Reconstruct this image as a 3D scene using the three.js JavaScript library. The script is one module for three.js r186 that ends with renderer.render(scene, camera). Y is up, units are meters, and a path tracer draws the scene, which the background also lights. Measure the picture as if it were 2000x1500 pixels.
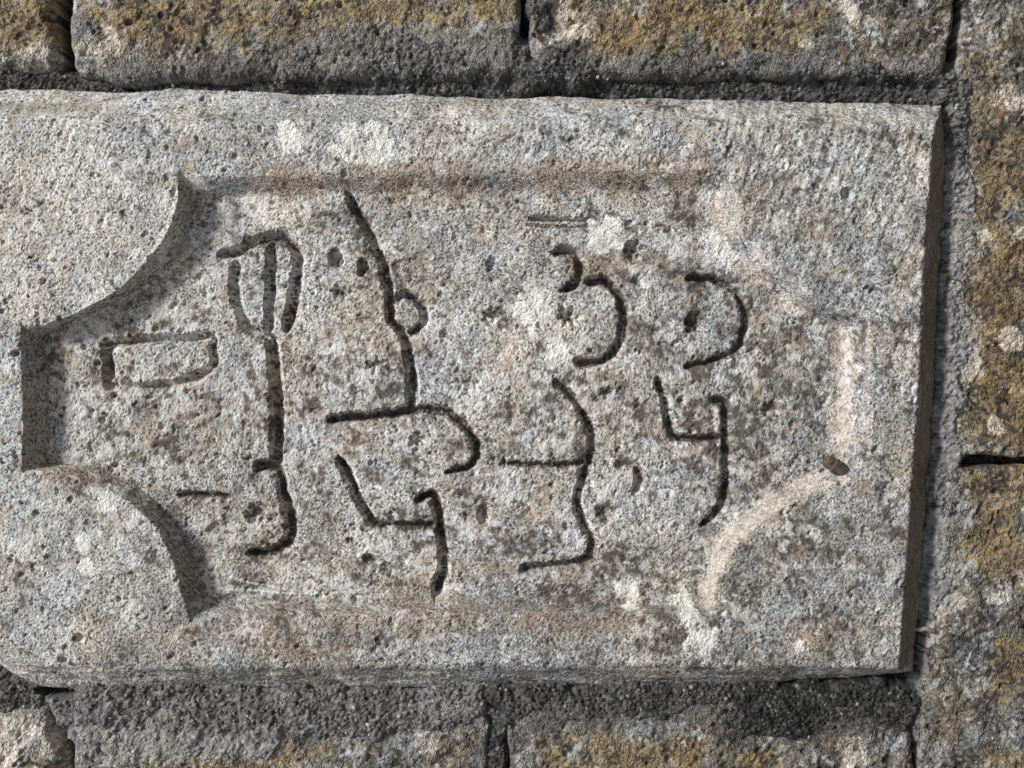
import * as THREE from 'three';
import { mergeGeometries } from 'three/addons/utils/BufferGeometryUtils.js';

// ---------------------------------------------------------------- camera, sky, sun, exposure
// Measures of the stone are taken in steps of 0.4 mm (MM). x runs right and y down in the picture, which was
// taken with the camera on its side: the right of the picture is DOWN in the place, so the sky stands at its left.
const MM = 0.0004, CX = 1000, CY = 750, DIST = 2060, HIGH = 1.35;
const scene = new THREE.Scene();
const camera = new THREE.PerspectiveCamera(2 * Math.atan(750 / DIST) * 180 / Math.PI, 4 / 3, 0.02, 3000);
camera.up.set(1, 0, 0);
camera.position.set(0, HIGH, DIST * MM);
camera.lookAt(0, HIGH, 0);

const SUN = new THREE.Vector3(0.40, 0.84, 0.60).normalize();
{ // bright, even overcast; clearer towards the sun
  const w = 128, h = 64, d = new Float32Array(w * h * 4);
  for (let j = 0; j < h; j++) for (let i = 0; i < w; i++) {
    const el = ((j + 0.5) / h - 0.5) * Math.PI, s = Math.max(0, Math.sin(el)), o = (j * w + i) * 4;
    const b = 0.15 * (1 + 1.4 * s);
    d[o] = b * 0.98; d[o + 1] = b; d[o + 2] = b * 1.05; d[o + 3] = 1;
  }
  const t = new THREE.DataTexture(d, w, h, THREE.RGBAFormat, THREE.FloatType);
  t.mapping = THREE.EquirectangularReflectionMapping; t.magFilter = t.minFilter = THREE.LinearFilter; t.needsUpdate = true;
  scene.background = t; scene.environment = t;
}
const sun = new THREE.DirectionalLight(0xfffcf7, 1.5);
sun.position.copy(SUN).multiplyScalar(6).add(new THREE.Vector3(0, HIGH, 0));
sun.target.position.set(0, HIGH, 0);
sun.castShadow = true; sun.shadow.radius = 20; sun.shadow.mapSize.set(4096, 4096);
Object.assign(sun.shadow.camera, { left: -0.8, right: 0.8, top: 0.8, bottom: -0.8, near: 0.5, far: 12 });
scene.add(sun, sun.target);
const renderer = new THREE.WebGLRenderer();
renderer.toneMapping = THREE.LinearToneMapping;
renderer.toneMappingExposure = 2.85;
renderer.shadowMap.enabled = true;

// ---------------------------------------------------------------- noise
function rng(a) { return () => { a |= 0; a = a + 0x6D2B79F5 | 0; let t = Math.imul(a ^ a >>> 15, 1 | a); t = t + Math.imul(t ^ t >>> 7, 61 | t) ^ t; return ((t ^ t >>> 14) >>> 0) / 4294967296; }; }
const N = 512, TAB = new Float32Array(N * N); { const r = rng(7); for (let i = 0; i < N * N; i++) TAB[i] = r(); }
const ROT = [0.4, 1.3, 2.05, 2.75, 0.85].flatMap((a) => [Math.cos(a), Math.sin(a)]);
function vn(x, y, k = 0) { // value noise, 0..1
  { const r = k % 5, c = ROT[r * 2], s = ROT[r * 2 + 1], t = x * c - y * s; y = x * s + y * c + k * 91.7; x = t + k * 37.3; }
  const xi = Math.floor(x), yi = Math.floor(y); let fx = x - xi, fy = y - yi;
  fx = fx * fx * (3 - 2 * fx); fy = fy * fy * (3 - 2 * fy);
  const a = (yi & 511) * N, b = ((yi + 1) & 511) * N, c = xi & 511, e = (xi + 1) & 511;
  const p = TAB[a + c], q = TAB[b + c];
  return (p + (TAB[a + e] - p) * fx) * (1 - fy) + (q + (TAB[b + e] - q) * fx) * fy;
}
function fbm(x, y, k = 0, n = 4) { let s = 0, a = 0.5, t = 0; for (let i = 0; i < n; i++) { s += a * vn(x, y, k + i * 3); t += a; a *= 0.55; x = x * 1.93 + y * 0.31; y = y * 1.93 - x * 0.16; } return s / t; }
const W = { f1: 0, f2: 0, id: 0 };
function worley(x, y, k = 0) { // nearest grains: distances and a number of the grain
  const xi = Math.floor(x), yi = Math.floor(y); let f1 = 9, f2 = 9, id = 0;
  for (let j = -1; j < 2; j++) for (let i = -1; i < 2; i++) {
    const a = ((yi + j + k * 17) & 511) * N + ((xi + i + k * 29) & 511);
    const dx = xi + i + TAB[a] - x, dy = yi + j + TAB[(a + 7919) % (N * N)] - y, d = dx * dx + dy * dy;
    if (d < f1) { f2 = f1; f1 = d; id = TAB[(a + 4241) % (N * N)]; } else if (d < f2) f2 = d;
  }
  W.f1 = Math.sqrt(f1); W.f2 = Math.sqrt(f2); W.id = id; return W;
}
const clamp = (x, a = 0, b = 1) => x < a ? a : x > b ? b : x, mix = (a, b, t) => a + (b - a) * t;
const ss = (a, b, x) => { x = clamp((x - a) / (b - a)); return x * x * (3 - 2 * x); };
const lerpTab = (tab, x) => { // [x0, y0, x1, y1, ...]
  if (x <= tab[0]) return tab[1];
  for (let i = 2; i < tab.length; i += 2) if (x <= tab[i]) return mix(tab[i - 1], tab[i + 1], (x - tab[i - 2]) / (tab[i] - tab[i - 2]));
  return tab[tab.length - 1];
};
const out = (p, c, z) => c + (p - c) * (1 - z / DIST);    // where a point seen at p stands, z steps before (+) or behind (-) the tablet's face
const seen = (p, c, z) => c + (p - c) / (1 - z / DIST);

// ---------------------------------------------------------------- names, meshes, textures
const used = {};
function numbered(n) { used[n] = (used[n] ?? -1) + 1; return used[n] ? n + '_' + String(used[n]).padStart(3, '0') : n; }
const P3 = (u, v, z) => [(CY - v) * MM, HIGH + (CX - u) * MM, z * MM];    // steps -> place
function top(o, name, label, category) { o.name = name; scene.add(o); o.userData = { label, category }; return o; }
function mesh(name, geo, mat, parent) { const m = new THREE.Mesh(geo, mat); m.name = numbered(name); m.castShadow = m.receiveShadow = true; parent?.add(m); return m; }
function texture(w, h, paint, relief) { // paint(i, j, c) gives red, green, blue 0..255 and in c[3] the fine relief 0..1
  const d = new Uint8Array(w * h * 4), e = relief ? new Uint8Array(w * h * 4) : null, c = [0, 0, 0, 0.5];
  for (let j = 0, o = 0; j < h; j++) for (let i = 0; i < w; i++, o += 4) {
    paint(i + 0.5, j + 0.5, c);
    d[o] = clamp(c[0], 0, 255); d[o + 1] = clamp(c[1], 0, 255); d[o + 2] = clamp(c[2], 0, 255); d[o + 3] = 255;
    if (e) { e[o] = e[o + 1] = e[o + 2] = clamp(c[3]) * 255; e[o + 3] = 255; }
  }
  const t = new THREE.DataTexture(d, w, h); t.magFilter = THREE.LinearFilter; t.minFilter = THREE.LinearMipmapLinearFilter; t.generateMipmaps = true;
  t.colorSpace = THREE.SRGBColorSpace; t.needsUpdate = true; if (!e) return { map: t };
  const b = new THREE.DataTexture(e, w, h); b.magFilter = THREE.LinearFilter; b.minFilter = THREE.LinearMipmapLinearFilter; b.generateMipmaps = true; b.needsUpdate = true;
  return { map: t, bumpMap: b, bumpScale: relief * MM };
}
// a sheet of nx x ny points; at(i, j, q) gives u, v, z; kind(i, j) sorts its cells into parts (or -1: left open)
function sheet(nx, ny, at, box, kind, origin = [0, HIGH, 0], slip = null) {
  const pos = new Float32Array(nx * ny * 3), uv = new Float32Array(nx * ny * 2), q = [0, 0, 0];
  for (let j = 0, k = 0; j < ny; j++) for (let i = 0; i < nx; i++, k++) {
    at(i, j, q); const p = P3(q[0], q[1], q[2]);
    pos[k * 3] = p[0] - origin[0]; pos[k * 3 + 1] = p[1] - origin[1]; pos[k * 3 + 2] = p[2] - origin[2];
    if (slip) { q[0] += slip[k * 2]; q[1] += slip[k * 2 + 1]; }
    uv[k * 2] = (q[0] - box[0]) / (box[2] - box[0]); uv[k * 2 + 1] = (q[1] - box[1]) / (box[3] - box[1]);
  }
  const lists = {};
  const all = [];
  for (let j = 0; j < ny - 1; j++) for (let i = 0; i < nx - 1; i++) {
    const a = j * nx + i, b = a + 1, c = a + nx, d = c + 1, id = kind ? kind(i, j) : 0;
    if (id === -1) continue;
    const l = lists[id] ??= []; l.push(a, c, b, b, c, d); all.push(a, c, b, b, c, d);
  }
  const whole = new THREE.BufferGeometry();
  whole.setAttribute('position', new THREE.BufferAttribute(pos, 3)); whole.setIndex(all); whole.computeVertexNormals();
  const nor = whole.attributes.normal.array, geos = {}, map = new Int32Array(nx * ny);
  for (const id in lists) {
    map.fill(-1); const l = lists[id], ix = new Uint32Array(l.length), src = [];
    for (let k = 0; k < l.length; k++) { let m = map[l[k]]; if (m < 0) { m = map[l[k]] = src.length; src.push(l[k]); } ix[k] = m; }
    const p = new Float32Array(src.length * 3), n = new Float32Array(src.length * 3), t = new Float32Array(src.length * 2);
    src.forEach((s, k) => { for (let c = 0; c < 3; c++) { p[k * 3 + c] = pos[s * 3 + c]; n[k * 3 + c] = nor[s * 3 + c]; } t[k * 2] = uv[s * 2]; t[k * 2 + 1] = uv[s * 2 + 1]; });
    const g = geos[id] = new THREE.BufferGeometry();
    g.setAttribute('position', new THREE.BufferAttribute(p, 3)); g.setAttribute('normal', new THREE.BufferAttribute(n, 3)); g.setAttribute('uv', new THREE.BufferAttribute(t, 2)); g.setIndex(new THREE.BufferAttribute(ix, 1));
  }
  return geos;
}
const spline = (pts, step = 1) => { // dense points of a smooth stroke [[x, y], ...]
  const c = new THREE.CatmullRomCurve3(pts.map(([x, y]) => new THREE.Vector3(x, y, 0)), false, 'centripetal');
  return c.getSpacedPoints(Math.max(2, Math.ceil(c.getLength() / step)));
};
const loop = (pts, per = 6) => { // closed outline: runs of points, each run smooth, corners between runs
  const o = [];
  for (const run of pts) { const c = new THREE.CatmullRomCurve3(run.map(([x, y]) => new THREE.Vector3(x, y, 0)), false, 'centripetal'); const g = c.getPoints((run.length - 1) * per); g.forEach((p, i) => { if (i < g.length - 1 || run.length < 2) o.push([p.x, p.y]); }); }
  return o;
};
function inside(poly, x, y) { // signed distance, positive inside
  let d = 1e9, s = false;
  for (let i = 0, j = poly.length - 1; i < poly.length; j = i++) {
    const ax = poly[j][0], ay = poly[j][1], bx = poly[i][0], by = poly[i][1], ex = bx - ax, ey = by - ay;
    const t = clamp(((x - ax) * ex + (y - ay) * ey) / (ex * ex + ey * ey + 1e-9)), dx = x - ax - ex * t, dy = y - ay - ey * t;
    d = Math.min(d, dx * dx + dy * dy);
    if ((ay > y) !== (by > y) && x < ex * (y - ay) / (by - ay) + ax) s = !s;
  }
  return (s ? 1 : -1) * Math.sqrt(d);
}
const blob = (x, y, cx, cy, rx, ry, rot = 0) => { // 1 in the middle, 0 at the rim
  const c = Math.cos(rot), s = Math.sin(rot), dx = x - cx, dy = y - cy, a = (dx * c + dy * s) / rx, b = (-dx * s + dy * c) / ry;
  return 1 - Math.sqrt(a * a + b * b);
};
const tint = (c, r, g, b, t) => { c[0] += (r - c[0]) * t; c[1] += (g - c[1]) * t; c[2] += (b - c[2]) * t; };

// ---------------------------------------------------------------- the tablet: outline, sunk panel, carving
const DEEP = 50, BACK = 60;                                   // depth of the sunk panel; how far the edges splay back
const topBack = [-100, 178, 0, 172, 120, 178, 240, 180, 330, 172, 600, 183, 900, 190, 1200, 192, 1500, 198, 1830, 205, 2000, 207].map((v, i) => i % 2 ? out(v, CY, -BACK) : v);
const topFront = [-100, 226, 0, 226, 200, 230, 330, 240, 700, 242, 1200, 238, 1500, 240, 1830, 244, 2000, 245];
const lowBack = [-100, 1250, -40, 1290, 0, 1318, 40, 1338, 90, 1346, 400, 1344, 900, 1343, 1200, 1338, 1450, 1334, 1620, 1326, 1790, 1310, 2000, 1300].map((v, i) => i % 2 ? out(v, CY, -BACK) : v);
const lowFront = [-100, 1215, 0, 1262, 60, 1285, 150, 1297, 600, 1303, 1100, 1302, 1450, 1300, 1760, 1304, 2000, 1306];
const sideBack = [100, 1836, 205, 1837, 240, 1843, 290, 1846, 420, 1838, 700, 1825, 900, 1815, 1100, 1800, 1240, 1791, 1310, 1784, 1400, 1780].map((v, i) => i % 2 ? out(v, CX, -BACK) : v);
const sideFront = [100, 1826, 205, 1827, 245, 1826, 290, 1818, 420, 1808, 700, 1796, 900, 1783, 1100, 1771, 1240, 1760, 1310, 1755, 1400, 1750];
const LEFT = -75;
const rim = loop([
  [[40, 632], [38, 680], [45, 780], [42, 870], [45, 925]],
  [[45, 925], [110, 918], [180, 945], [245, 978], [300, 1025], [335, 1090], [356, 1170], [372, 1217]],
  [[372, 1217], [440, 1203], [700, 1200], [1000, 1198], [1390, 1198]],
  [[1390, 1200], [1405, 1130], [1445, 1060], [1545, 985], [1640, 945], [1706, 932]],
  [[1706, 932], [1704, 780], [1706, 622]],
  [[1706, 622], [1612, 592], [1535, 540], [1475, 470], [1448, 400], [1437, 326]],
  [[1437, 330], [1000, 330], [600, 338], [400, 344], [345, 330]],
  [[345, 330], [346, 400], [326, 452], [290, 506], [222, 574], [150, 612], [90, 634], [40, 632]],
]);
const floor = loop([
  [[100, 648], [95, 720], [98, 800], [94, 905]],
  [[94, 905], [170, 905], [250, 940], [320, 1000], [372, 1070], [395, 1130], [420, 1172]],
  [[420, 1172], [560, 1178], [800, 1174], [1100, 1178], [1366, 1178]],
  [[1366, 1176], [1384, 1085], [1428, 1012], [1525, 950], [1626, 908]],
  [[1626, 908], [1634, 780], [1640, 645]],
  [[1640, 645], [1585, 620], [1500, 566], [1428, 498], [1395, 430], [1388, 380]],
  [[1388, 380], [1000, 384], [600, 386], [378, 390]],
  [[378, 390], [376, 440], [354, 490], [300, 543], [232, 586], [160, 618], [100, 648]],
]).map(([x, y]) => [out(x, CX, -DEEP), out(y, CY, -DEEP)]);

const SLIP = 0.65, leanU = (u) => Math.tanh((900 - u) / 240), leanV = (v) => Math.tanh((770 - v) / 160);   // how the stone's grain is laid over the slopes
// carving: name, depth, half width, points (as seen); z is the panel's depth
const B = [-100, 120, 1960, 1400], BW = B[2] - B[0], BH = B[3] - B[1];
const carve = new Float32Array(BW * BH), owner = new Int16Array(BW * BH).fill(-1), paintLeft = new Float32Array(BW * BH), parts = [];
function stamp(x, y, r, depth, id, power = 1.7, paint = 0, sx = 1, sy = 1, rot = 0) {
  const R = r * Math.max(sx, sy) + 2, c = Math.cos(rot), s = Math.sin(rot);
  for (let j = Math.max(0, Math.floor(y - R - B[1])); j <= Math.min(BH - 1, y + R - B[1]); j++) for (let i = Math.max(0, Math.floor(x - R - B[0])); i <= Math.min(BW - 1, x + R - B[0]); i++) {
    const dx = i + B[0] - x, dy = j + B[1] - y, a = (dx * c + dy * s) / sx, b = (-dx * s + dy * c) / sy, d = Math.sqrt(a * a + b * b) / r;
    if (d >= 1) continue;
    const k = j * BW + i, h = depth * (1 - Math.pow(d, power));
    if (h > carve[k]) carve[k] = h;
    if (id >= 0 && h > 0.12 * depth) owner[k] = id;
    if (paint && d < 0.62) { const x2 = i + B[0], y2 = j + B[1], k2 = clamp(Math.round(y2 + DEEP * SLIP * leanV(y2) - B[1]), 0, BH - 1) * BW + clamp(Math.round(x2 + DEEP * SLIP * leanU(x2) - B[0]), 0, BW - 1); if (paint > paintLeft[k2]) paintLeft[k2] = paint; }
  }
}
function groove(id, pts, r, depth, { taper = [1, 1], paint = 0.6 } = {}) {
  const sp = spline(pts.map(([x, y]) => [out(x, CX, -DEEP), out(y, CY, -DEEP)]), 1.2), n = sp.length, k = id * 5 + pts.length;
  sp.forEach((p, i) => {
    const t = i / (n - 1), end = Math.min(1, Math.min(t * n / 18 + 0.55, (1 - t) * n / 18 + 0.55)), w = mix(taper[0], taper[1], t) * end;
    const x = p.x + (vn(i / 9, k, 3) - 0.5) * 5, y = p.y + (vn(i / 9, k, 5) - 0.5) * 5;
    stamp(x, y, r * 0.98 * w * (0.72 + 0.36 * vn(i / 13, k, 1) + 0.24 * vn(i / 4, k, 6)), depth * 1.65 * w * (0.75 + 0.5 * vn(i / 17, k, 2)), id, 1.3, paint * ss(0.2, 0.75, vn(i / 26, k, 8) + paint * 0.2));
    if (TAB[(i * 131 + k * 977) % 200000] < 0.13) { const a = TAB[(i * 71 + k * 31) % 200000] * 6.3, e = r * (0.75 + 0.5 * TAB[(i * 17 + k) % 200000]), h = 2.5 + 4 * TAB[(i * 53 + k) % 200000]; stamp(x + Math.cos(a) * e, y + Math.sin(a) * e, h, h * 1.1, -1, 1.4, 0, 1, 0.7, a); }   // chipped lips
  });
}
const part = (name, label) => parts.push({ name, label }) - 1;
{
  let g = part('carved_letter');
  groove(g, [[432, 497], [468, 490], [505, 473], [537, 465], [566, 470], [583, 497], [580, 545], [572, 595], [561, 645]], 13, 17, { paint: 0.8 });
  groove(g, [[462, 512], [459, 560], [469, 612], [489, 642], [512, 655], [530, 662]], 13, 13);
  groove(g, [[535, 470], [530, 540], [527, 600], [527, 650]], 12, 16);
  groove(g, [[529, 655], [536, 700], [538, 760], [543, 820], [541, 880], [541, 910]], 15, 20, { paint: 0.75 });
  groove(g, [[500, 912], [538, 915], [553, 960], [567, 1010], [566, 1052], [546, 1073], [515, 1081], [488, 1079]], 14, 18, { paint: 0.8 });
  g = part('carved_letter');
  groove(g, [[350, 966], [400, 967], [448, 970]], 10, 13, { taper: [0.8, 1], paint: 0.8 });
  g = part('carved_bar', 'long narrow outlined box cut at the left end of the panel');
  groove(g, [[204, 674], [290, 664], [350, 664], [414, 654]], 12, 15);
  groove(g, [[210, 664], [213, 742]], 13, 16);
  groove(g, [[417, 652], [419, 716]], 10, 13, { paint: 0.8 });
  groove(g, [[206, 750], [270, 757], [335, 752], [414, 722]], 12, 12, { paint: 0.5 });
  g = part('carved_letter');
  groove(g, [[683, 384], [710, 428], [735, 480], [752, 530], [762, 580], [764, 622], [784, 646], [799, 690], [805, 740], [803, 802]], 12, 18, { taper: [0.85, 1.1], paint: 0.7 });
  groove(g, [[770, 584], [800, 576], [824, 596], [830, 624], [810, 646], [792, 650]], 10, 16, { paint: 0.75 });
  groove(g, [[643, 822], [700, 816], [770, 808], [832, 800], [890, 815], [919, 845], [932, 880], [916, 911], [872, 923]], 12, 18, { taper: [1.1, 0.8], paint: 0.9 });
  g = part('carved_letter');
  groove(g, [[663, 897], [684, 936], [706, 986], [736, 1024], [790, 1028], [852, 1025]], 12, 18, { paint: 0.8 });
  groove(g, [[815, 976], [846, 968], [857, 1000], [862, 1052], [868, 1090], [862, 1130], [852, 1162]], 12, 19, { paint: 0.9 });
  groove(g, [[736, 1026], [790, 1029], [850, 1026]], 12, 20, { paint: 0.95 });
  g = part('carved_letter');
  groove(g, [[1036, 429], [1090, 433], [1152, 431]], 9, 13, { taper: [1, 0.6], paint: 0.9 });
  g = part('carved_letter');
  groove(g, [[1080, 495], [1112, 490], [1129, 502], [1133, 532], [1124, 556], [1096, 569]], 11, 14, { paint: 0.8 });
  groove(g, [[1145, 549], [1184, 551], [1209, 576], [1220, 615], [1214, 662], [1190, 696], [1152, 711], [1126, 704]], 12, 17, { paint: 0.85 });
  g = part('carved_letter');
  groove(g, [[1342, 543], [1400, 548], [1438, 570], [1457, 612], [1454, 652], [1434, 686], [1390, 704], [1338, 717]], 12, 16, { paint: 0.85, taper: [1, 0.7] });
  g = part('carved_letter');
  groove(g, [[1085, 742], [1120, 776], [1147, 820], [1158, 862], [1150, 902], [1137, 942], [1128, 986], [1140, 1022], [1155, 1052], [1152, 1084], [1128, 1100], [1080, 1105], [1020, 1112]], 11, 16, { paint: 0.75 });
  groove(g, [[990, 905], [1060, 909], [1110, 908], [1146, 900]], 9, 12, { paint: 0.8 });
  g = part('carved_letter');
  groove(g, [[1283, 738], [1297, 776], [1307, 818], [1316, 851], [1360, 858], [1414, 854]], 11, 16, { paint: 0.8 });
  groove(g, [[1318, 855], [1360, 859], [1412, 855]], 10, 17, { paint: 0.95 });
  groove(g, [[1390, 780], [1414, 783], [1418, 830], [1418, 880], [1419, 942], [1414, 976], [1400, 1000], [1370, 1028]], 11, 16, { paint: 0.85 });
  g = part('carved_letter');
  groove(g, [[1204, 905], [1240, 908], [1250, 935], [1240, 962]], 12, 17, { paint: 0.7 });
  g = part('carved_letter');
  groove(g, [[712, 1086], [745, 1104], [772, 1120]], 11, 14, { paint: 0.7 });
  for (const [x, y, rx, ry, rot, d] of [[658, 506, 15, 22, 0.1, 17], [709, 522, 11, 22, 0.05, 19], [667, 571, 23, 13, 0.4, 12], [1236, 488, 20, 20, 0.7, 15], [1112, 618, 26, 20, 0.2, 15], [1357, 628, 19, 25, 0.3, 17], [960, 517, 10, 17, 0.3, 8], [963, 614, 24, 15, -0.3, 8],
    [816, 862, 17, 20, 0.5, 9], [1186, 766, 16, 12, 0.4, 10], [1504, 796, 22, 13, -0.5, 14], [945, 1005, 13, 24, 0.1, 17], [1186, 1000, 29, 20, 0.2, 12], [500, 1002, 20, 25, 0.5, 15], [868, 655, 11, 14, 0, 8], [1245, 548, 12, 13, 0, 8], [986, 903, 12, 10, 0, 8], [1330, 782, 8, 8, 0, 6], [735, 712, 28, 9, -0.3, 7], [912, 748, 38, 8, 0.1, 6]])
    { const id = part('carved_dot'), X = out(x, CX, -DEEP), Y = out(y, CY, -DEEP); stamp(X, Y, 1, d * 1.5, id, 1.5, 0.66, rx * 0.85, ry * 0.85, rot); for (let m = 0; m < 6; m++) { const a = m + x, e = 0.45 + 0.4 * vn(m * 3.1, x, 2), c = Math.cos(rot), s = Math.sin(rot), ax = Math.cos(a) * rx * e, ay = Math.sin(a) * ry * e; stamp(X + ax * c - ay * s, Y + ax * s + ay * c, 1, d * (0.7 + 0.7 * vn(m, y, 4)), id, 1.5, 0.4, rx * 0.42, ry * 0.42, a); } }
  for (const [x, y, r, d] of [[1655, 378, 13, 16], [31, 690, 8, 14], [296, 506, 9, 12], [153, 1246, 11, 15], [122, 1290, 9, 10], [128, 1265, 8, 7], [72, 1003, 9, 8], [1558, 280, 8, 7], [1754, 288, 6, 7], [460, 305, 9, 7]])
    { const id = part('drilled_hole'); stamp(x, y, r, d, id, 2.2, 0.5, 1.05, 0.95, 0.4); }
  // shallow, worn hollows and natural pores, not parts
  stamp(1115, 1168, 1, 9, -1, 2, 0, 70, 20, 0.05); stamp(430, 1186, 1, 7, -1, 2, 0, 60, 16, -0.2);
  for (const [x, y] of [[145, 676], [172, 708], [182, 823], [208, 912], [205, 772], [288, 640], [300, 836], [760, 1020], [1560, 830], [1620, 740]]) stamp(x, y, 8, 9, -1, 2, 0.4);
  const r = rng(51);
  for (let k = 0; k < 6500; k++) { const x = B[0] + r() * BW, y = B[1] + r() * BH, q = Math.pow(r(), 6), s = 1.5 + q * 5, rot = r() * 3, sq = 0.6 + r() * 0.6; for (let m = 0; m < 3; m++) stamp(x + (r() - 0.5) * s * 1.5, y + (r() - 0.5) * s * 1.5, s * (0.6 + 0.5 * r()), s * (0.8 + r() * 0.6), -1, 1.6, 0, 1, sq, rot); }
}
const carveAt = (x, y) => { const i = clamp(Math.round(x - B[0]), 0, BW - 1), j = clamp(Math.round(y - B[1]), 0, BH - 1); return j * BW + i; };
const carveZ = (x, y) => { // between the four nearest
  const fx = clamp(x - B[0], 0, BW - 1.01), fy = clamp(y - B[1], 0, BH - 1.01), i = Math.floor(fx), j = Math.floor(fy), a = fx - i, b = fy - j, k = j * BW + i;
  return (carve[k] * (1 - a) + carve[k + 1] * a) * (1 - b) + (carve[k + BW] * (1 - a) + carve[k + BW + 1] * a) * b;
};

const TNX = 990, TNY = 606, panelT = new Float32Array(TNX * TNY), edgeT = new Int8Array(TNX * TNY);
const slipT = new Float32Array(TNX * TNY * 2);
const tabU = new Float32Array(TNX * TNY), tabV = new Float32Array(TNX * TNY);
function tabletPoint(i, j, q) {
  const a = clamp((i - 2) / (TNX - 5)), b = clamp((j - 2) / (TNY - 5)), k = j * TNX + i;
  // wavering back outline
  const guessY = mix(180, 1350, b), rb = lerpTab(sideBack, guessY) + (vn(guessY / 24, 3, 4) - 0.5) * 7;
  let u = mix(LEFT, rb, a);
  const tb = lerpTab(topBack, u) + (vn(u / 18, 8, 6) - 0.5) * 3.5 + (vn(u / 90, 8, 7) - 0.5) * 6, lb = lerpTab(lowBack, u) + (vn(u / 34, 5, 6) - 0.5) * 7 + (vn(u / 110, 2, 7) - 0.5) * 8;
  let v = mix(tb, lb, b);
  u = mix(LEFT, lerpTab(sideBack, v) + (vn(v / 24, 3, 4) - 0.5) * 5, a);
  tabU[k] = u; tabV[k] = v;
  const wob = (x, kk) => (vn(x / 12, kk, 10) - 0.5) * 3 + (vn(x / 60, kk, 15) - 0.5) * 7;
  const tf = lerpTab(topFront, u) + wob(u, 1), lf = lerpTab(lowFront, u) + wob(u, 2), sf = lerpTab(sideFront, v) + wob(v, 3) * 0.6;
  const et = (tf - v) / Math.max(8, tf - tb) * BACK, eb = (v - lf) / Math.max(8, lb - lf) * BACK, es = (u - sf) / Math.max(8, rb - sf) * BACK;
  // smooth maximum of the three slopes and the face
  const soft = (x, y, s) => { const h = clamp(0.5 + 0.5 * (x - y) / s); return mix(y, x, h) + s * h * (1 - h); };
  const worn = u < 420 ? mix(20, 5, clamp(u / 420)) : 4;
  let e = soft(soft(soft(0, et, worn), eb, worn + 3), es, 4);
  e = Math.min(e, BACK + 4);
  edgeT[k] = et > 6 && et > es && et > eb ? 1 : es > 6 && es > eb ? 2 : eb > 6 ? 3 : 0;
  const wx = u + (vn(u / 26, v / 26, 13) - 0.5) * 5 + (vn(u / 9, v / 9, 17) - 0.5) * 1.2, wy = v + (vn(u / 26, v / 26, 14) - 0.5) * 5 + (vn(u / 9, v / 9, 18) - 0.5) * 1.2;
  let t = 0;
  const dR = (u > 25 && u < 1725 && v > 300 && v < 1235) ? inside(rim, wx, wy) : -1;
  if (dR > 0) { const dF = inside(floor, wx, wy); t = dF >= 0 ? 1 : dR / (dR - dF); }
  panelT[k] = t;
  const right = ss(350, 800, u), st = mix(ss(-0.06, 1.06, t) * 0.35 + t * 0.65, ss(0, 1, t), right);
  const shallow = 1 - 0.5 * ss(600, 372, v) * ss(360, 600, u) - 0.28 * ss(1020, 1178, v) * ss(440, 640, u), slope = t > 0 && t < 1 ? 0.55 : 1;   // the panel is cut less deep along its long sides
  let z = -e - DEEP * st * shallow;
  { const d = DEEP * st * shallow * SLIP; slipT[k * 2] = d * leanU(u) + Math.max(0, Math.min(es, BACK)) * SLIP * (edgeT[k] === 2); slipT[k * 2 + 1] = d * leanV(v) - Math.max(0, Math.min(et, BACK)) * SLIP * (edgeT[k] === 1) + Math.max(0, Math.min(eb, BACK)) * SLIP * (edgeT[k] === 3); }   // the grain runs on over the slopes unstretched
  z += (fbm(u / 170, v / 170, 20, 3) - 0.5) * 9 * (1 - 0.3 * t);
  z += (vn(u / 38, v / 38, 23) - 0.5) * mix(1.8, 4.6, t) + slope * ((vn(u / 15, v / 15, 24) - 0.5) * mix(1.4, 2.6, t) + (vn(u / 6.5, v / 6.5, 25) - 0.5) * 1.5 + (vn(u / 3.6, v / 3.6, 26) - 0.5) * 1.1);
  if (e > 5) z += (vn(u / 70, v / 9, 27) - 0.5) * (edgeT[k] === 2 ? 0 : 6) + (edgeT[k] === 2 ? (vn(u / 8, v / 60, 28) - 0.5) * 5 : 0);   // chisel strokes on the splayed edges
  if (t < 0.05) z += (vn((u + v * 0.35) / 9, v / 34, 30) - 0.5) * mix(1.6, 4.2, ss(1000, 1500, u)) * ss(900, 300, v);                                              // dressing marks on the border
  z -= carveZ(u, v);
  q[0] = u; q[1] = v; q[2] = z;
  if (i === 0 || j === 0 || i === TNX - 1 || j === TNY - 1) q[2] = -150; else if (i === 1 || j === 1 || i === TNX - 2 || j === TNY - 2) q[2] = Math.min(z - 10, -BACK - 12);
}

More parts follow.
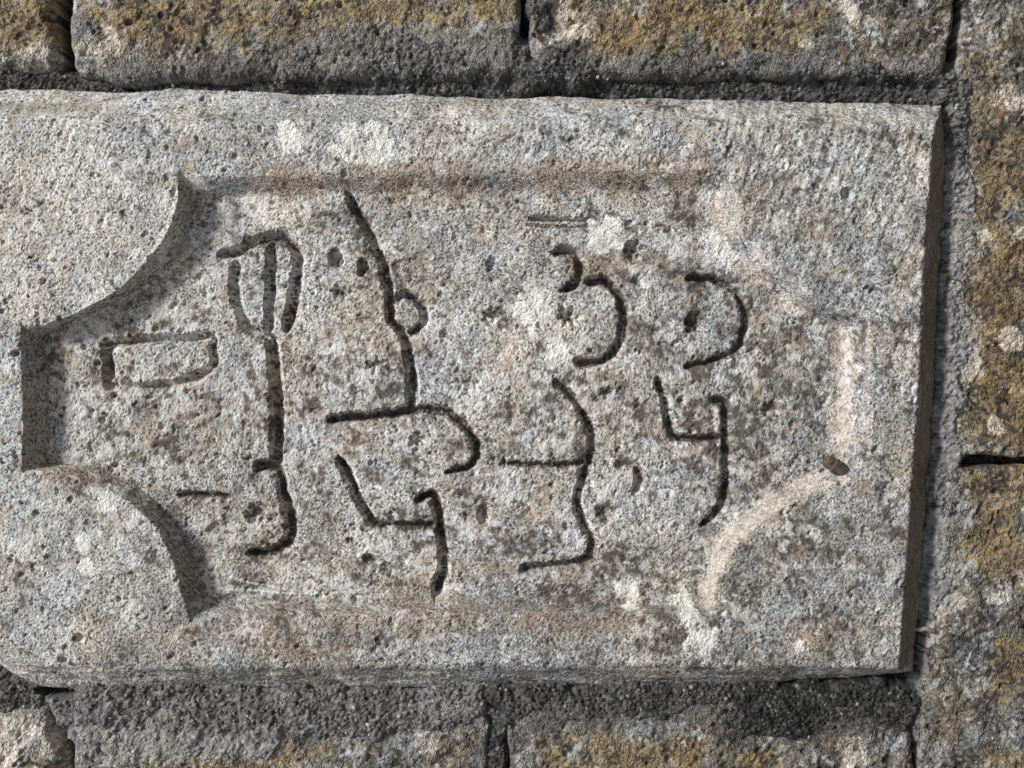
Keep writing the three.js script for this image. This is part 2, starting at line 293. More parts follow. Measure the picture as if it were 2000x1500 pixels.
// stone colours (as the eye sees the stone in plain light)
const limes = [[566, 268, 22, 34, -0.5], [680, 262, 22, 30, -0.6], [742, 268, 26, 44, -0.6], [700, 300, 60, 20, 0.2], [1190, 452, 40, 34, 0.4], [1205, 425, 22, 24, 0], [212, 980, 26, 34, 0.3], [160, 1052, 16, 38, -0.2], [168, 1108, 22, 18, 0], [1372, 1245, 34, 52, -0.4], [1345, 1195, 26, 26, 0], [1250, 254, 10, 12, 0], [1232, 1172, 34, 26, 0.3],
  [1530, 324, 12, 20, 0.4], [1090, 690, 30, 40, 0.3], [1040, 600, 36, 50, 0.2], [370, 345, 26, 7, 0.1], [1562, 1262, 16, 18, 0], [1420, 470, 26, 50, -0.4]];
const creams = [[1425, 420, 34, 80, -0.1], [1480, 520, 34, 70, -0.7], [1560, 590, 70, 20, 0.5], [1670, 690, 44, 62, 0], [1665, 820, 42, 110, 0], [1600, 950, 80, 26, -0.45], [1500, 1005, 90, 30, -0.6], [1415, 1090, 30, 80, 0.35], [1392, 1160, 20, 50, 0.2], [1000, 690, 40, 56, 0.4]];
const browns = [[150, 932, 120, 26, 0.25], [300, 560, 60, 20, -0.7], [820, 345, 170, 36, 0.02], [1130, 335, 160, 36, 0.02], [1330, 330, 110, 34, 0], [560, 350, 130, 30, -0.08], [860, 1215, 250, 36, 0], [520, 1225, 160, 46, -0.1], [1180, 1215, 130, 30, 0], [600, 1270, 120, 34, 0], [700, 850, 60, 60, 0], [1150, 520, 60, 30, 0.3], [1230, 500, 70, 26, 0.1], [1560, 1080, 40, 26, 0.4], [1580, 1240, 60, 50, 0.2]];
const chalkAndHighlights = [[[337, 522], [352, 507], [362, 500], [374, 480]], [[158, 624], [200, 606], [250, 578], [304, 548]], [[425, 1152], [500, 1157], [560, 1165], [640, 1166], [700, 1160]], [[430, 1120], [480, 1140], [530, 1150]], [[300, 738], [345, 737], [380, 728], [408, 716]], [[222, 681], [260, 674]], [[536, 664], [547, 690], [549, 730]], [[560, 930], [574, 965], [584, 1000]], [[664, 888], [686, 925], [704, 962]], [[712, 985], [730, 1010]], [[812, 720], [820, 780]]];  // chalky chips, plus bright edge highlights painted along the right side of grooves
const chalkHighlightBuf = new Float32Array(BW * BH);
for (const l of chalkAndHighlights) { const s = spline(l.map(([x, y]) => [out(x, CX, -DEEP * 0.8), out(y, CY, -DEEP * 0.8)]), 0.8); s.forEach((p, i) => { const r = 0.8 + 2.6 * vn(i / 9, l[0][0], 4); if (vn(i / 14, l[0][1], 2) < 0.34) return; for (let j = -4; j <= 4; j++) for (let k = -4; k <= 4; k++) if (Math.hypot(j, k) < r) { const x2 = p.x + k + (vn(i / 5, 2, 3) - 0.5) * 4, y2 = p.y + j; chalkHighlightBuf[carveAt(x2 + DEEP * SLIP * leanU(x2), y2 + DEEP * SLIP * leanV(y2))] = 1; } }); }
function anyBlob(list, x, y, rag) { let m = -1; for (const b of list) { if (Math.abs(x - b[0]) > b[2] + b[3] + 30 || Math.abs(y - b[1]) > b[2] + b[3] + 30) continue; m = Math.max(m, blob(x, y, ...b)); } return m + rag; }
function tabletColour(u, v, c) {
  const k = carveAt(u, v), f = fbm(u / 60, v / 60, 31, 3), g1 = vn(u / 1.8, v / 1.8, 32), g2 = vn(u / 3.1, v / 3.1, 33), g3 = vn(u / 6.3, v / 6.3, 34), g4 = vn(u / 15, v / 15, 35);
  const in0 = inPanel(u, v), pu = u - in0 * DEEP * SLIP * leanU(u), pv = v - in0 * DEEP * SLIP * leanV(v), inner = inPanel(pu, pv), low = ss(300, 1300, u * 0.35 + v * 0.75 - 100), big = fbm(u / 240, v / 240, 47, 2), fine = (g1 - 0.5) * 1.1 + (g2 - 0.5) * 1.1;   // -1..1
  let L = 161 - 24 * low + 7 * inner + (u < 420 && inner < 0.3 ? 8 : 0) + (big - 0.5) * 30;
  L += fine * mix(66, 72, inner) + (g3 - 0.5) * mix(20, 34, inner) + (g4 - 0.5) * mix(12, 24, inner) + (f - 0.5) * 50;
  c[0] = L * 1.0; c[1] = L * 0.995; c[2] = L * 0.975;
  const w = (fbm(u / 85, v / 85, 40, 3) - 0.5) * 2 + (g3 - 0.5) * 0.5;
  c[0] += 7 * w; c[2] -= 9 * w;
  const rag = (fbm(u / 16, v / 16, 42, 3) - 0.5) * 1.3 + fine * 0.12;
  const br = anyBlob(browns, pu, pv, rag); if (br > -0.2) tint(c, 136 + fine * 40, 116 + fine * 38, 100 + fine * 36, 0.5 * ss(-0.2, 0.6, br));
  // brown and black lichen grains, denser in the panel and low on the right
  const dens = 0.05 * inner + 0.03 * low + (fbm(u / 130, v / 130, 44, 2) - 0.5) * 0.22 + ss(900, 1600, u) * 0.05 + ss(500, 1250, v) * ss(900, 1500, u) * 0.04 + fine * 0.09;
  const m1 = g3 * 0.3 + vn(u / 10, v / 10, 45) * 0.3 + fbm(u / 34, v / 34, 46, 2) * 0.4 + dens;
  tint(c, 92, 80, 70, ss(0.58, 0.74, m1) * mix(0.40, 0.55, inner)); tint(c, 54, 51, 50, ss(0.68, 0.80, m1) * 0.6);
  // pores, one grain wide: their tiny shadows are put into the colour
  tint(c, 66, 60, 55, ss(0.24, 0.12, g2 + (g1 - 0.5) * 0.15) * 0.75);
  // pale grey-white lichen
  const m2 = vn(u / 9, v / 9, 48) * 0.4 + fbm(u / 42, v / 42, 49, 2) * 0.6 + 0.03 * inner + (u < 400 ? 0.02 : 0) + fine * 0.09;
  tint(c, 214, 214, 213, ss(0.56, 0.74, m2) * 0.6);
  const m5 = vn(u / 14, v / 14, 57) * 0.4 + fbm(u / 50, v / 50, 58, 2) * 0.6 + fine * 0.1; tint(c, 200, 202, 208, ss(0.64, 0.76, m5) * 0.45 * inner);
  const m3 = vn(u / 9, v / 9, 52) * 0.35 + fbm(u / 46, v / 46, 53, 2) * 0.65 + 0.03 * inner + fine * 0.08; tint(c, 168, 148, 130, ss(0.62, 0.78, m3) * 0.45);
  const cr = anyBlob(creams, pu, pv, rag * 0.9); if (cr > -0.1) tint(c, 196 + fine * 50, 182 + fine * 54, 169 + fine * 58, 0.66 * ss(-0.1, 0.5, cr) * (0.62 + 0.42 * g3));
  const li = anyBlob(limes, pu, pv, rag); if (li > -0.05) tint(c, 222 + fine * 26, 222 + fine * 26, 216 + fine * 26, 0.88 * ss(-0.05, 0.3, li) * (0.62 + 0.5 * g4));
  // what is left of old dark paint and crust in the letters: speckles
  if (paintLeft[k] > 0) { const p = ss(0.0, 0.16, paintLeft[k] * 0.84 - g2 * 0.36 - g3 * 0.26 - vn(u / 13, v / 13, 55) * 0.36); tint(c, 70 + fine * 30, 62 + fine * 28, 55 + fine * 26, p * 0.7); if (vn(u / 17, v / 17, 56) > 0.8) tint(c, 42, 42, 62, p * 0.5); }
  if (chalkHighlightBuf[k]) tint(c, 224, 224, 220, 0.75 * (0.5 + 0.5 * g3));
  if (u > lerpTab(sideFront, v) + 6 && v > 215 && v < 1310) tint(c, 120 + fine * 16, 112 + fine * 16, 99 + fine * 16, 0.72);    // splayed right side tinted darker brown; part of its shade is in the colour
  const gr = 0.02 + blob(u, v, 60, 190, 190, 26, 0) + rag * 0.6; if (gr > 0.1) tint(c, 118, 120, 98, 0.5 * ss(0.1, 0.6, gr));  // green algae film on the upper left edge
  c[3] = 0.5 + fine * 0.34 + (g3 - 0.5) * 0.25;
}
const PW = 4, pgW = Math.ceil(BW / PW) + 2, pgH = Math.ceil(BH / PW) + 2, pGrid = new Float32Array(pgW * pgH);
for (let j = 0; j < pgH; j++) for (let i = 0; i < pgW; i++) { const x = B[0] + i * PW, y = B[1] + j * PW; pGrid[j * pgW + i] = x > 25 && x < 1725 && y > 300 && y < 1235 ? ss(0, 40, inside(rim, x, y)) : 0; }
const inPanel = (u, v) => pGrid[clamp(Math.round((v - B[1]) / PW), 0, pgH - 1) * pgW + clamp(Math.round((u - B[0]) / PW), 0, pgW - 1)];

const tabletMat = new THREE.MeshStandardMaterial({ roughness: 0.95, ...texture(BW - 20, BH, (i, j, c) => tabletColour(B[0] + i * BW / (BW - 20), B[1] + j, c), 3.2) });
{
  const T = new THREE.Group(); T.position.set(0, HIGH, 0);
  top(T, 'stone_tablet', 'grey carved stone tablet with a sunk panel of incised letters, set in the wall', 'tablet');
  const kind = (i, j) => {
    const k = j * TNX + i, o = owner[carveAt(tabU[k], tabV[k])];
    if (o >= 0) return 10 + o;
    if (i < 2) return 4; if (j < 2) return 1; if (i > TNX - 4) return 2; if (j > TNY - 4) return 3;
    return panelT[k] > 0 ? 5 : edgeT[k];
  };
  const g = sheet(TNX, TNY, tabletPoint, B, kind, [0, HIGH, 0], slipT);
  mesh('border', g[0], tabletMat, T);
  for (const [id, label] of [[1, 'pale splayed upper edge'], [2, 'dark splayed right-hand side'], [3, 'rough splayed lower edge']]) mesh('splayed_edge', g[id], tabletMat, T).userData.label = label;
  if (g[4]) mesh('end_face', g[4], tabletMat, T);
  const panel = mesh('sunk_panel', g[5], tabletMat, T);
  parts.forEach((p, n) => { if (!g[10 + n]) return; const m = mesh(p.name, g[10 + n], tabletMat, p.name === 'drilled_hole' ? T : panel); if (p.label) m.userData.label = p.label; });
}

// ---------------------------------------------------------------- the wall: blocks and mortar
const wall = top(new THREE.Group(), 'stone_wall', 'old wall of lichen-covered stone blocks and dark mortar around the tablet', 'wall');
wall.position.set(0, HIGH, 0);
// mortar strokes: points as seen, half width, height, tone 0..255
const ZR = -52, ZT = -40;
const mortar = [
  { id: 0, p: [[-400, 158], [0, 152], [240, 160], [600, 168], [1000, 168], [1400, 168], [1850, 178]], r: 26, z: -66, tone: 66 },
  { id: 0, p: [[580, 122], [760, 112], [1000, 112]], r: 38, z: -42, tone: 92 },
  { id: 0, p: [[1036, 146], [1085, 128], [1130, 146]], r: 30, z: -35, tone: 78 },
  { id: 0, p: [[1052, -10], [1052, 40]], r: 17, z: -44, tone: 76 },
  { id: 0, p: [[1150, 138], [1500, 130], [1840, 150]], r: 16, z: -43, tone: 84 },
  { id: 1, p: [[1856, 160], [1868, 230], [1868, 300]], r: 30, z: -52, tone: 84 },
  { id: 1, p: [[1870, 300], [1872, 420], [1866, 600], [1856, 760], [1850, 900]], r: 27, z: -50, tone: 128 },
  { id: 1, p: [[1848, 900], [1838, 1010], [1828, 1120], [1818, 1190]], r: 30, z: -50, tone: 116 },
  { id: 2, p: [[150, 1376], [400, 1380], [700, 1388], [900, 1376]], r: 46, z: -46, tone: 98 },
  { id: 2, p: [[180, 1440], [240, 1450], [330, 1450], [520, 1440]], r: 40, z: -51, tone: 122 },
  { id: 2, p: [[990, 1370], [1150, 1376], [1400, 1366]], r: 42, z: -51, tone: 68 },
  { id: 2, p: [[1470, 1384], [1600, 1392], [1740, 1376]], r: 50, z: -45, tone: 46 },
  { id: 2, p: [[970, 1345], [968, 1430], [974, 1900]], r: 26, z: -62, tone: 62 },
  { id: 2, p: [[1800, 1300], [1796, 1400], [1800, 1480]], r: 12, z: -56, tone: 96 },
  { id: 2, p: [[-400, 1345], [-60, 1326], [20, 1348], [58, 1352]], r: 42, z: -56, tone: 84 },
];
for (const m of mortar) m.q = spline(m.p, 12).map((p) => [p.x, p.y]);
const M = { z: 0, tone: 0, near: 0, id: 0 };
function mortarRaw(x, y) { // x, y as seen; gives the mortar's height there, its tone and how close it is
  let z = -125, tone = 60, near = -9, tw = 0, ts = 0, id = 0;
  const wx = x + (fbm(x / 40, y / 40, 61, 3) - 0.5) * 44, wy = y + (fbm(x / 40, y / 40, 62, 3) - 0.5) * 44;
  for (const m of mortar) {
    let d = 1e9;
    for (let i = 1; i < m.q.length; i++) {
      const a = m.q[i - 1], b = m.q[i];
      if (Math.min(a[0], b[0]) - 130 > wx || Math.max(a[0], b[0]) + 130 < wx || Math.min(a[1], b[1]) - 130 > wy || Math.max(a[1], b[1]) + 130 < wy) continue;
      const ex = b[0] - a[0], ey = b[1] - a[1], t = clamp(((wx - a[0]) * ex + (wy - a[1]) * ey) / (ex * ex + ey * ey + 1e-9));
      d = Math.min(d, Math.hypot(wx - a[0] - ex * t, wy - a[1] - ey * t));
    }
    if (d > 130) continue;
    const s = d / m.r, h = m.z - 9 * s * s * s * s, n = 1 - s;
    const w = Math.exp(-s * s * 2.2); tw += w; ts += w * m.tone;
    if (h > z) { z = h; id = m.id; }
    near = Math.max(near, n * m.r / 40);
  }
  M.z = z; M.tone = tw > 1e-4 ? ts / tw : 80; M.near = near; M.id = id; return M;
}
const MG = 4, mgX = -400, mgY = -400, mgW = 705, mgH = 580, mg = [0, 1, 2].map(() => new Float32Array(mgW * mgH)), mgId = new Int8Array(mgW * mgH);
for (let j = 0, k = 0; j < mgH; j++) for (let i = 0; i < mgW; i++, k++) { const m = mortarRaw(mgX + i * MG, mgY + j * MG); mg[0][k] = m.z; mg[1][k] = m.tone; mg[2][k] = m.near; mgId[k] = m.id; }
function mortarAt(x, y) {
  const fx = clamp((x - mgX) / MG, 0, mgW - 1.01), fy = clamp((y - mgY) / MG, 0, mgH - 1.01), i = Math.floor(fx), j = Math.floor(fy), a = fx - i, b = fy - j, k = j * mgW + i;
  const at = (g) => (g[k] * (1 - a) + g[k + 1] * a) * (1 - b) + (g[k + mgW] * (1 - a) + g[k + mgW + 1] * a) * b;
  M.z = at(mg[0]); M.tone = at(mg[1]); M.near = at(mg[2]); M.id = mgId[k]; return M;
}
const ochre = [[420, 30, 300, 60, 0], [20, 40, 110, 60, 0], [700, 20, 300, 40, 0], [1250, 60, 160, 70, 0], [1400, 40, 260, 60, 0.1], [1920, 340, 90, 200, 0], [1950, 560, 70, 160, 0], [1930, 800, 120, 110, 0], [1960, 960, 90, 60, 0], [1940, 1050, 80, 90, 0], [1160, 1470, 90, 60, 0.2], [1270, 1490, 160, 50, 0.1], [400, 1490, 190, 44, 0], [1460, 1490, 90, 40, 0], [1980, 1300, 50, 80, 0], [1990, 1480, 70, 40, 0], [560, 1470, 120, 40, 0]];
const bare = [[68, 118, 46, 30, -0.5], [20, 128, 40, 18, 0], [180, 120, 40, 44, 0.6], [220, 78, 20, 40, -0.4], [1085, 30, 34, 60, 0.4], [1120, 62, 40, 26, 0.2], [1060, 70, 20, 30, 0.2], [1660, 22, 12, 30, -0.4], [1575, 84, 16, 12, 0], [1980, 195, 36, 26, 0.3], [1885, 395, 30, 7, 0.6], [30, 1420, 50, 40, 0.4], [95, 1430, 26, 40, 0.3], [10, 1470, 26, 40, 0], [830, 1440, 26, 30, 0], [1840, 1190, 24, 40, 0.3], [1855, 1170, 30, 16, 0.3], [1950, 1165, 30, 14, 0], [1660, 1450, 40, 16, -0.3], [1660, 1485, 30, 30, 0], [1890, 720, 24, 40, 0.4], [1975, 660, 26, 26, 0.5], [1920, 460, 12, 12, 0], [1990, 455, 20, 14, -0.3], [1945, 830, 16, 30, -0.4], [1690, 1430, 36, 18, -0.2]];
function blockColour(x, y, s, c) { // x, y as seen
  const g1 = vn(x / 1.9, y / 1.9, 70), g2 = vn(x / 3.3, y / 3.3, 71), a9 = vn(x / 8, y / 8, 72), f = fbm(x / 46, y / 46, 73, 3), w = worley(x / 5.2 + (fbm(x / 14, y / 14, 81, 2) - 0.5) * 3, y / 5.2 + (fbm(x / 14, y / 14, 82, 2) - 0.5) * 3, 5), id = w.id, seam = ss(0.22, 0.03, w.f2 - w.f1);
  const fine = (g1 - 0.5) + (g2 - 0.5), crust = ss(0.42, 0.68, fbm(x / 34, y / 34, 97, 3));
  let L = s.tone + fine * 52 + (a9 - 0.5) * 34 + (f - 0.5) * 70 + (id - 0.5) * 26;
  c[0] = L * 1.02; c[1] = L * 0.99; c[2] = L * 0.94;
  const dr = (fbm(x / 70, y / 70, 74, 2) - 0.5) * 2; c[0] += 10 * dr; c[2] -= 14 * dr;
  const rag = (fbm(x / 26, y / 26, 75, 4) - 0.5) * 1.7 + fine * 0.15;
  const m2 = a9 * 0.35 + fbm(x / 38, y / 38, 79, 2) * 0.65 + fine * 0.08; tint(c, 186, 189, 196, ss(0.56, 0.70, m2) * 0.62);
  const o = anyBlob(ochre, x, y, rag * 1.1 + (id - 0.5) * 0.7) + s.ochre;
  if (o > -0.25) { const t = 0.7 * ss(-0.25, 0.5, o) * (0.45 + 0.65 * ss(0.15, 0.8, a9 * 0.5 + id * 0.6)); tint(c, 132 + 44 * (id - 0.5) + fine * 36, 111 + 38 * (id - 0.5) + fine * 34, 75 + 40 * (a9 - 0.5) + fine * 28, t); }
  const m1 = vn(x / 6, y / 6, 76) * 0.4 + fbm(x / 34, y / 34, 77, 2) * 0.6 + s.dark + fine * 0.1;
  tint(c, 82, 73, 62, ss(0.54, 0.68, m1) * 0.6); tint(c, 44, 42, 40, ss(0.64, 0.76, m1) * 0.8);
  const m4 = fbm(x / 30, y / 30, 83, 3); tint(c, 138, 100, 68, ss(0.67, 0.76, m4) * 0.45 * s.rust);
  const b = anyBlob(bare, x, y, rag); if (b > -0.08) tint(c, 208 + fine * 56, 198 + fine * 56, 186 + fine * 56, 0.82 * ss(-0.08, 0.28, b) * (0.55 + 0.55 * a9));
  tint(c, 52, 46, 38, seam * 0.4 * crust);                                                             // cracks between the lichen scales, their shade put into the colour
  // cement smeared thinly over the stone beside the joints, in grains
  const m = mortarAt(x, y), st = m.near * 0.75 + (a9 - 0.5) * 0.7 + rag * 0.6 + (id - 0.5) * 0.6 + 0.25;
  if (st > 0) { const t = m.tone + 18 + fine * 40 + (id - 0.5) * 30; tint(c, t, t * 0.99, t * 0.97, 0.84 * ss(0, 0.5, st)); }
  c[3] = 0.4 + fine * 0.34 + (a9 - 0.5) * 0.2 + clamp(w.f2 - w.f1, 0, 0.5) * 0.8 * crust;
}
// blocks: outline as seen (each side a table), height, rounding of the edges
const blocks = [
  { name: 'a', x0: -380, x1: [-400, 96, 0, 98, 60, 110, 140, 112], y0: -380, y1: [-400, 124, 0, 128, 60, 136, 120, 126], z: ZT, round: 26, tone: 132, ochre: 0.05, dark: 0, rust: 0.4 },
  { name: 'b', x0: [-400, 130, 60, 134, 120, 140, 160, 168], x1: [-400, 1016, 60, 1020, 160, 1024], y0: -380, y1: [100, 120, 170, 146, 260, 166, 400, 156, 1030, 152], z: ZT, round: 20, tone: 116, ochre: -0.1, dark: 0.02, rust: 0.6 },
  { name: 'c', x0: [-400, 1032, 160, 1036], x1: [-400, 1866, 60, 1862, 160, 1846], y0: -380, y1: [1000, 150, 1400, 150, 1700, 152, 1850, 150], z: ZT - 2, round: 14, tone: 106, ochre: -0.18, dark: 0.03, rust: 1 },
  { name: 'd', x0: [-400, 1876, 100, 1872, 300, 1862, 900, 1850], x1: 2380, y0: -380, y1: [1800, 884, 2000, 890, 2400, 894], z: ZR, round: 9, tone: 98, ochre: 0.06, dark: 0.05, rust: 0.8 },
  { name: 'e', x0: [880, 1850, 1100, 1838, 1250, 1808, 1330, 1796, 1900, 1800], x1: 2380, y0: [1700, 906, 2000, 910, 2400, 912], y1: 1880, z: ZR + 1, round: 8, tone: 108, ochre: -0.12, dark: 0.04, rust: 0.6 },
  { name: 'f', x0: -380, x1: [1340, 96, 1370, 126, 1440, 134, 1500, 126, 1900, 124], y0: [-400, 1352, 0, 1384, 40, 1374, 90, 1356, 140, 1368], y1: 1880, z: ZR + 8, round: 44, tone: 150, ochre: -0.3, dark: 0.01, rust: 0.5 },
  { name: 'g', x0: [1340, 140, 1440, 146, 1900, 150], x1: [1340, 946, 1420, 958, 1900, 952], y0: [100, 1362, 400, 1366, 960, 1362], y1: 1880, z: ZR, round: 12, tone: 114, ochre: -0.3, dark: 0.0, rust: 0.2 },
  { name: 'h', x0: [1340, 990, 1900, 994], x1: [1340, 1784, 1900, 1786], y0: [980, 1362, 1800, 1362], y1: 1880, z: ZR, round: 12, tone: 108, ochre: -0.2, dark: 0.0, rust: 0.6 },
  { name: 'i', x0: -380, x1: -120, y0: 190, y1: 1300, z: ZR, round: 16, tone: 128, ochre: -0.2, dark: 0, rust: 0.5 },
];
const side = (t, k) => typeof t === 'number' ? t : lerpTab(t, k);
blocks.forEach((b, bi) => {
  const xs = [b.x0, b.x1].map((t) => typeof t === 'number' ? [t, t] : [Math.min(...t.filter((_, i) => i % 2)), Math.max(...t.filter((_, i) => i % 2))]).flat();
  const ys = [b.y0, b.y1].map((t) => typeof t === 'number' ? [t, t] : [Math.min(...t.filter((_, i) => i % 2)), Math.max(...t.filter((_, i) => i % 2))]).flat();
  const X0 = Math.min(...xs), X1 = Math.max(...xs), Y0 = Math.min(...ys), Y1 = Math.max(...ys);
  // fine mesh where the photograph looks, coarser beyond
  const axis = (lo, hi, a, b2) => { const o = []; let t = lo; while (t < hi) { o.push(t); t += t > a && t < b2 ? 2.6 : t > a - 40 && t < b2 + 40 ? 4 : 14; } o.push(hi); return o; };
  const gx = axis(X0, X1, -30, 2030), gy = axis(Y0, Y1, -30, 1530);
  const nx = gx.length + 2, ny = gy.length + 2;
  const box = [out(X0 - 6, CX, b.z), out(Y0 - 6, CY, b.z), out(X1 + 6, CX, b.z), out(Y1 + 6, CY, b.z)];
  const g = sheet(nx, ny, (i, j, q) => {
    const a = (gx[clamp(i - 1, 0, gx.length - 1)] - X0) / (X1 - X0), d = (gy[clamp(j - 1, 0, gy.length - 1)] - Y0) / (Y1 - Y0);
    const yg = mix(Y0, Y1, d); let x = mix(side(b.x0, yg), side(b.x1, yg), a);
    const wv = (t, k) => (vn(t / 22, k + bi * 7, 91) - 0.5) * 7 + (vn(t / 80, k + bi * 7, 92) - 0.5) * 9;
    const T0 = side(b.y0, x) + wv(x, 1), T1 = side(b.y1, x) + wv(x, 2); let y = mix(T0, T1, d);
    const L0 = side(b.x0, y) + wv(y, 3), L1 = side(b.x1, y) + wv(y, 4); x = mix(L0, L1, a);
    const e = Math.min(x - L0, L1 - x, y - T0, T1 - y), rr = b.round * (0.6 + 0.8 * vn(x / 40, y / 40, 93)), k = clamp(1 - e / rr);
    let z = b.z - rr * 0.9 * k * k + (fbm(x / 130, y / 130, 94 + bi, 3) - 0.5) * 22 + (fbm(x / 26, y / 26, 95, 3) - 0.5) * 9 + (vn(x / 7, y / 7, 96) - 0.5) * 3.6 + (vn(x / 13, y / 13, 89) - 0.5) * 3.2;
    z -= 6 * ss(0.74, 0.84, fbm(x / 17, y / 17, 98, 2));                                            // weathered pits
    if (b.name === 'f') z -= Math.max(0, (x - 84 - (y - 1400) * 0.16) * 0.95) * ss(1500, 1450, y) + Math.max(0, 1385 - y) * 0.5;       // broken corner
    if (b.name === 'c') z -= 16 * ss(0.25, 0.5, blob(x, y, 1085, 40, 60, 70, 0.3) + (fbm(x / 20, y / 20, 99, 3) - 0.5) * 0.9);          // spalled patch
    q[0] = out(x, CX, b.z); q[1] = out(y, CY, b.z); q[2] = z;
    if (i === 0 || j === 0 || i === nx - 1 || j === ny - 1) q[2] = -170;
  }, box, null);
  const tw = Math.min(2048, Math.round((X1 - X0) * 1.0)), th = Math.min(2048, Math.round((Y1 - Y0) * 1.0));
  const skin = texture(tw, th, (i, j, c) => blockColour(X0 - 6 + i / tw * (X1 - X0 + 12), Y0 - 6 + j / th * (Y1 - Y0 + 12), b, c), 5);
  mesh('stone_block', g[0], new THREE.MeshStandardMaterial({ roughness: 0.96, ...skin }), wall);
});
{ // mortar: one sheet, open where it would lie hidden under a block or the tablet
  const X0 = -380, X1 = 2380, Y0 = -380, Y1 = 1880, ax = (lo, hi, a, b2) => { const o = []; let t = lo; while (t < hi) { o.push(t); t += t > a && t < b2 ? 2.6 : 14; } o.push(hi); return o; };
  const gx = ax(X0, X1, -30, 2030), gy = ax(Y0, Y1, -30, 1530), nx = gx.length, ny = gy.length, zz = new Float32Array(nx * ny), idd = new Int8Array(nx * ny), zm = -58;
  const covered = (x, y) => { for (const b of blocks) { const m = 16; if (x > side(b.x0, y) + m && x < side(b.x1, y) - m && y > side(b.y0, x) + m && y < side(b.y1, x) - m) return true; } return false; };
  const g = sheet(nx, ny, (i, j, q) => {
    const x = gx[i], y = gy[j], m = mortarAt(x, y), w = worley(x / 9, y / 9, 9), f1 = w.f1;
    let z = m.z + (fbm(x / 60, y / 60, 101, 3) - 0.5) * 14 + (0.5 - f1) * (m.tone > 108 ? 2 : 4) + (vn(x / 6, y / 6, 102) - 0.5) * 5 + (vn(x / 3.5, y / 3.5, 105) - 0.5) * 5 + (fbm(x / 22, y / 22, 103, 2) - 0.5) * 9;
    const gap = x - lerpTab([0, 1838, 205, 1843, 290, 1850, 420, 1843, 700, 1830, 900, 1820, 1100, 1806, 1240, 1797, 1310, 1790, 2000, 1700], y);   // an open crack beside the tablet
    if (y > 200 && y < 1310) z -= 24 * ss(-0.3, 0.8, 1 - Math.abs(gap - 1) / 13 + (fbm(x / 15, y / 22, 104, 3) - 0.5) * 2.6);
    z -= 50 * ss(0.1, 0.4, blob(x, y, 258, 163, 28, 14, 0)) + 50 * ss(0, 0.5, blob(x, y, 110, 1352, 46, 14, 0.1));
    zz[j * nx + i] = z; idd[j * nx + i] = m.id;
    q[0] = out(x, CX, zm); q[1] = out(y, CY, zm); q[2] = Math.max(z, -140);
  }, [out(X0, CX, zm), out(Y0, CY, zm), out(X1, CX, zm), out(Y1, CY, zm)], (i, j) => {
    const x = gx[i], y = gy[j], z = zz[j * nx + i];
    if (x > -20 && x < 1740 && y > 225 && y < 1270) return -1;
    if (z < -84 && covered(x, y)) return -1;
    return y < 200 ? 0 : y > 1300 ? 2 : x > 1500 ? 1 : 3;
  });
  const tw = 2048, th = 1677;
  const skin = texture(tw, th, (i, j, c) => {
    const x = X0 + i / tw * (X1 - X0), y = Y0 + j / th * (Y1 - Y0), m = mortarAt(x, y), w = worley(x / 9, y / 9, 9), a = vn(x / 4, y / 4, 111);
    const L = m.tone + (w.id - 0.5) * 18 + (a - 0.5) * 50 + (vn(x / 7, y / 7, 114) - 0.5) * 34 + (vn(x / 14, y / 14, 112) - 0.5) * 26 + (fbm(x / 60, y / 60, 115, 2) - 0.5) * 30;
    c[0] = L * 1.0; c[1] = L * 0.995; c[2] = L * 1.0;
    const s = vn(x / 6, y / 6, 113); tint(c, 150, 150, 150, ss(0.86, 0.93, s) * 0.6); tint(c, 34, 33, 33, ss(0.2, 0.1, s) * 0.6);
  });
  const mat = new THREE.MeshStandardMaterial({ roughness: 0.97, ...skin });
  for (const id of [0, 1, 2, 3]) if (g[id]) mesh('mortar_joint', g[id], mat, wall);
  // loose sand grains on the mortar, too many to count
  const r = rng(77), spots = [];
  for (let k = 0; k < 120000 && spots.length < 7000; k++) {
    const x = r() * 2060 - 30, y = r() * 1560 - 30;
    if (x > 10 && x < 1770 && y > 190 && y < 1330) continue;
    const m = mortarAt(x, y); if (m.near < 0.12 || m.tone > 110 && r() < 0.8) continue;
    const i = gx.findIndex((t) => t >= x), j = gy.findIndex((t) => t >= y), z = zz[j * nx + i]; if (z < -90) continue;
    spots.push([x, y, z, 1.2 + 4.2 * Math.pow(r(), 5)]);
  }
  const gg = new THREE.IcosahedronGeometry(1, 1), pp = gg.attributes.position;
  for (let i = 0; i < pp.count; i++) { const x = pp.getX(i), y = pp.getY(i), z = pp.getZ(i), k = 0.75 + 0.5 * vn(x * 1.6 + 9, y * 1.6 + z * 1.3, 3); pp.setXYZ(i, x * k, y * k, z * k); }
  gg.computeVertexNormals();
  const im = new THREE.InstancedMesh(gg, new THREE.MeshStandardMaterial({ roughness: 0.95 }), spots.length), o = new THREE.Object3D(), col = new THREE.Color();
  spots.forEach(([x, y, z, s], n) => {
    const p = P3(out(x, CX, z), out(y, CY, z), z + s * 0.1); o.position.set(p[0], p[1] - HIGH, p[2]); o.rotation.set(r() * 6, r() * 6, r() * 6); o.scale.set(s * MM, s * MM * (0.7 + 0.5 * r()), s * MM * 0.8); o.updateMatrix(); im.setMatrixAt(n, o.matrix);
    const t = (mortarAt(x, y).tone + 6 + (r() - 0.5) * 44 + (r() < 0.06 ? 60 : 0)) / 255, l = Math.pow(clamp(t, 0.12, 0.8), 2.2); im.setColorAt(n, col.setRGB(l, l * 0.99, l * 0.98));
  });
  im.name = 'mortar_grain'; im.userData.kind = 'stuff'; im.castShadow = im.receiveShadow = true; wall.add(im);
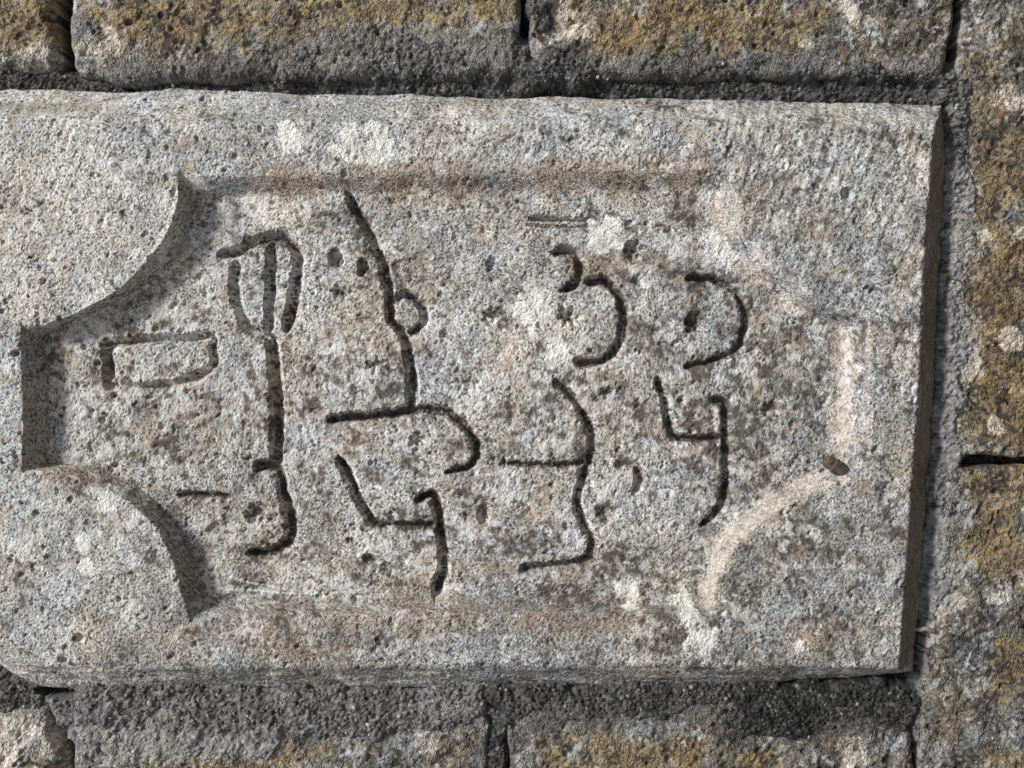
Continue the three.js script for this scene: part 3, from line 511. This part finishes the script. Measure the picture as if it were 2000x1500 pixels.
  // the rubble behind the facing stones carries the wall down to the ground
  const core = mesh('rubble_core', new THREE.BoxGeometry(5, 3, 0.34), new THREE.MeshStandardMaterial({ color: 0x6d6a64, roughness: 1 }), wall);
  core.position.set(0, 1.5 - HIGH, -0.17 - 0.058);
}

// ---------------------------------------------------------------- small things caught on the stone
{
  const lm = (c, r = 0.9) => new THREE.MeshStandardMaterial({ color: c, roughness: r });
  { // ribbed brown cocoon
    const pts = []; for (let i = 0; i <= 40; i++) { const t = i / 40, s = Math.sqrt(Math.max(0, 1 - Math.pow(2 * t - 1, 4))); pts.push(new THREE.Vector2(Math.max(0.001, 15 * s * (1 - 0.18 * t) * (1 + 0.045 * Math.sin(t * 52 + 2 * Math.sin(t * 9))))  * MM, (t - 0.5) * 60 * MM)); }
    const g = new THREE.LatheGeometry(pts, 22), p = g.attributes.position, col = new Float32Array(p.count * 3);
    for (let i = 0; i < p.count; i++) { const x = p.getX(i) / MM, y = p.getY(i) / MM, z = p.getZ(i) / MM, n = vn(x / 5 + 40, y / 5 + z / 6, 7), k = 0.88 + 0.24 * n; p.setXYZ(i, p.getX(i) * k, p.getY(i), p.getZ(i) * k * 0.7); const r = 0.5 + n; col.set([0.075 * r, 0.052 * r, 0.038 * r], i * 3); }
    g.setAttribute('color', new THREE.BufferAttribute(col, 3)); g.computeVertexNormals();
    const m = mesh('cocoon', g, new THREE.MeshStandardMaterial({ vertexColors: true, roughness: 0.85 }));
    m.position.set(...P3(out(1633, CX, -26), out(912, CY, -26), -24)); m.rotation.z = -0.55 + Math.PI ;
    top(m, 'cocoon', 'small ribbed brown cocoon in the lower right corner of the sunk panel', 'cocoon');
  }
  const fibre = (name, label, category, pts, r, c, seed) => {
    const cv = new THREE.CatmullRomCurve3(pts.map(([x, y, z]) => new THREE.Vector3(...P3(out(x, CX, z), out(y, CY, z), z)))), g = new THREE.TubeGeometry(cv, 24, r * MM, 7), p = g.attributes.position;
    for (let i = 0; i < p.count; i++) p.setXYZ(i, p.getX(i) + (vn(i / 5, seed, 1) - 0.5) * r * 0.7 * MM, p.getY(i) + (vn(i / 5, seed, 2) - 0.5) * r * 0.7 * MM, p.getZ(i));
    g.computeVertexNormals(); top(mesh(name, g, lm(c)), name, label, category);
  };
  fibre('twig', 'short pale bit of twig stuck across the gap near the tablet\'s lower right corner', 'twig', [[1784, 1228, -58], [1796, 1230, -44], [1808, 1228, -40], [1822, 1233, -44]], 4.2, 0x8d8176, 3);
  fibre('plant_fibre', 'thin pale fibre across the dark right side of the tablet', 'fibre', [[1806, 420, 2], [1814, 415, -10], [1824, 413, -28], [1832, 411, -38]], 0.9, 0xb9ad9c, 5);
}
{ // ground at the foot of the wall, out of the picture: throws little light back on the undersides
  const m = mesh('ground', new THREE.PlaneGeometry(600, 600), new THREE.MeshStandardMaterial({ color: 0x46423c, roughness: 1 })); m.rotation.x = -Math.PI / 2; scene.add(m); m.userData.kind = 'structure';
}
renderer.render(scene, camera);
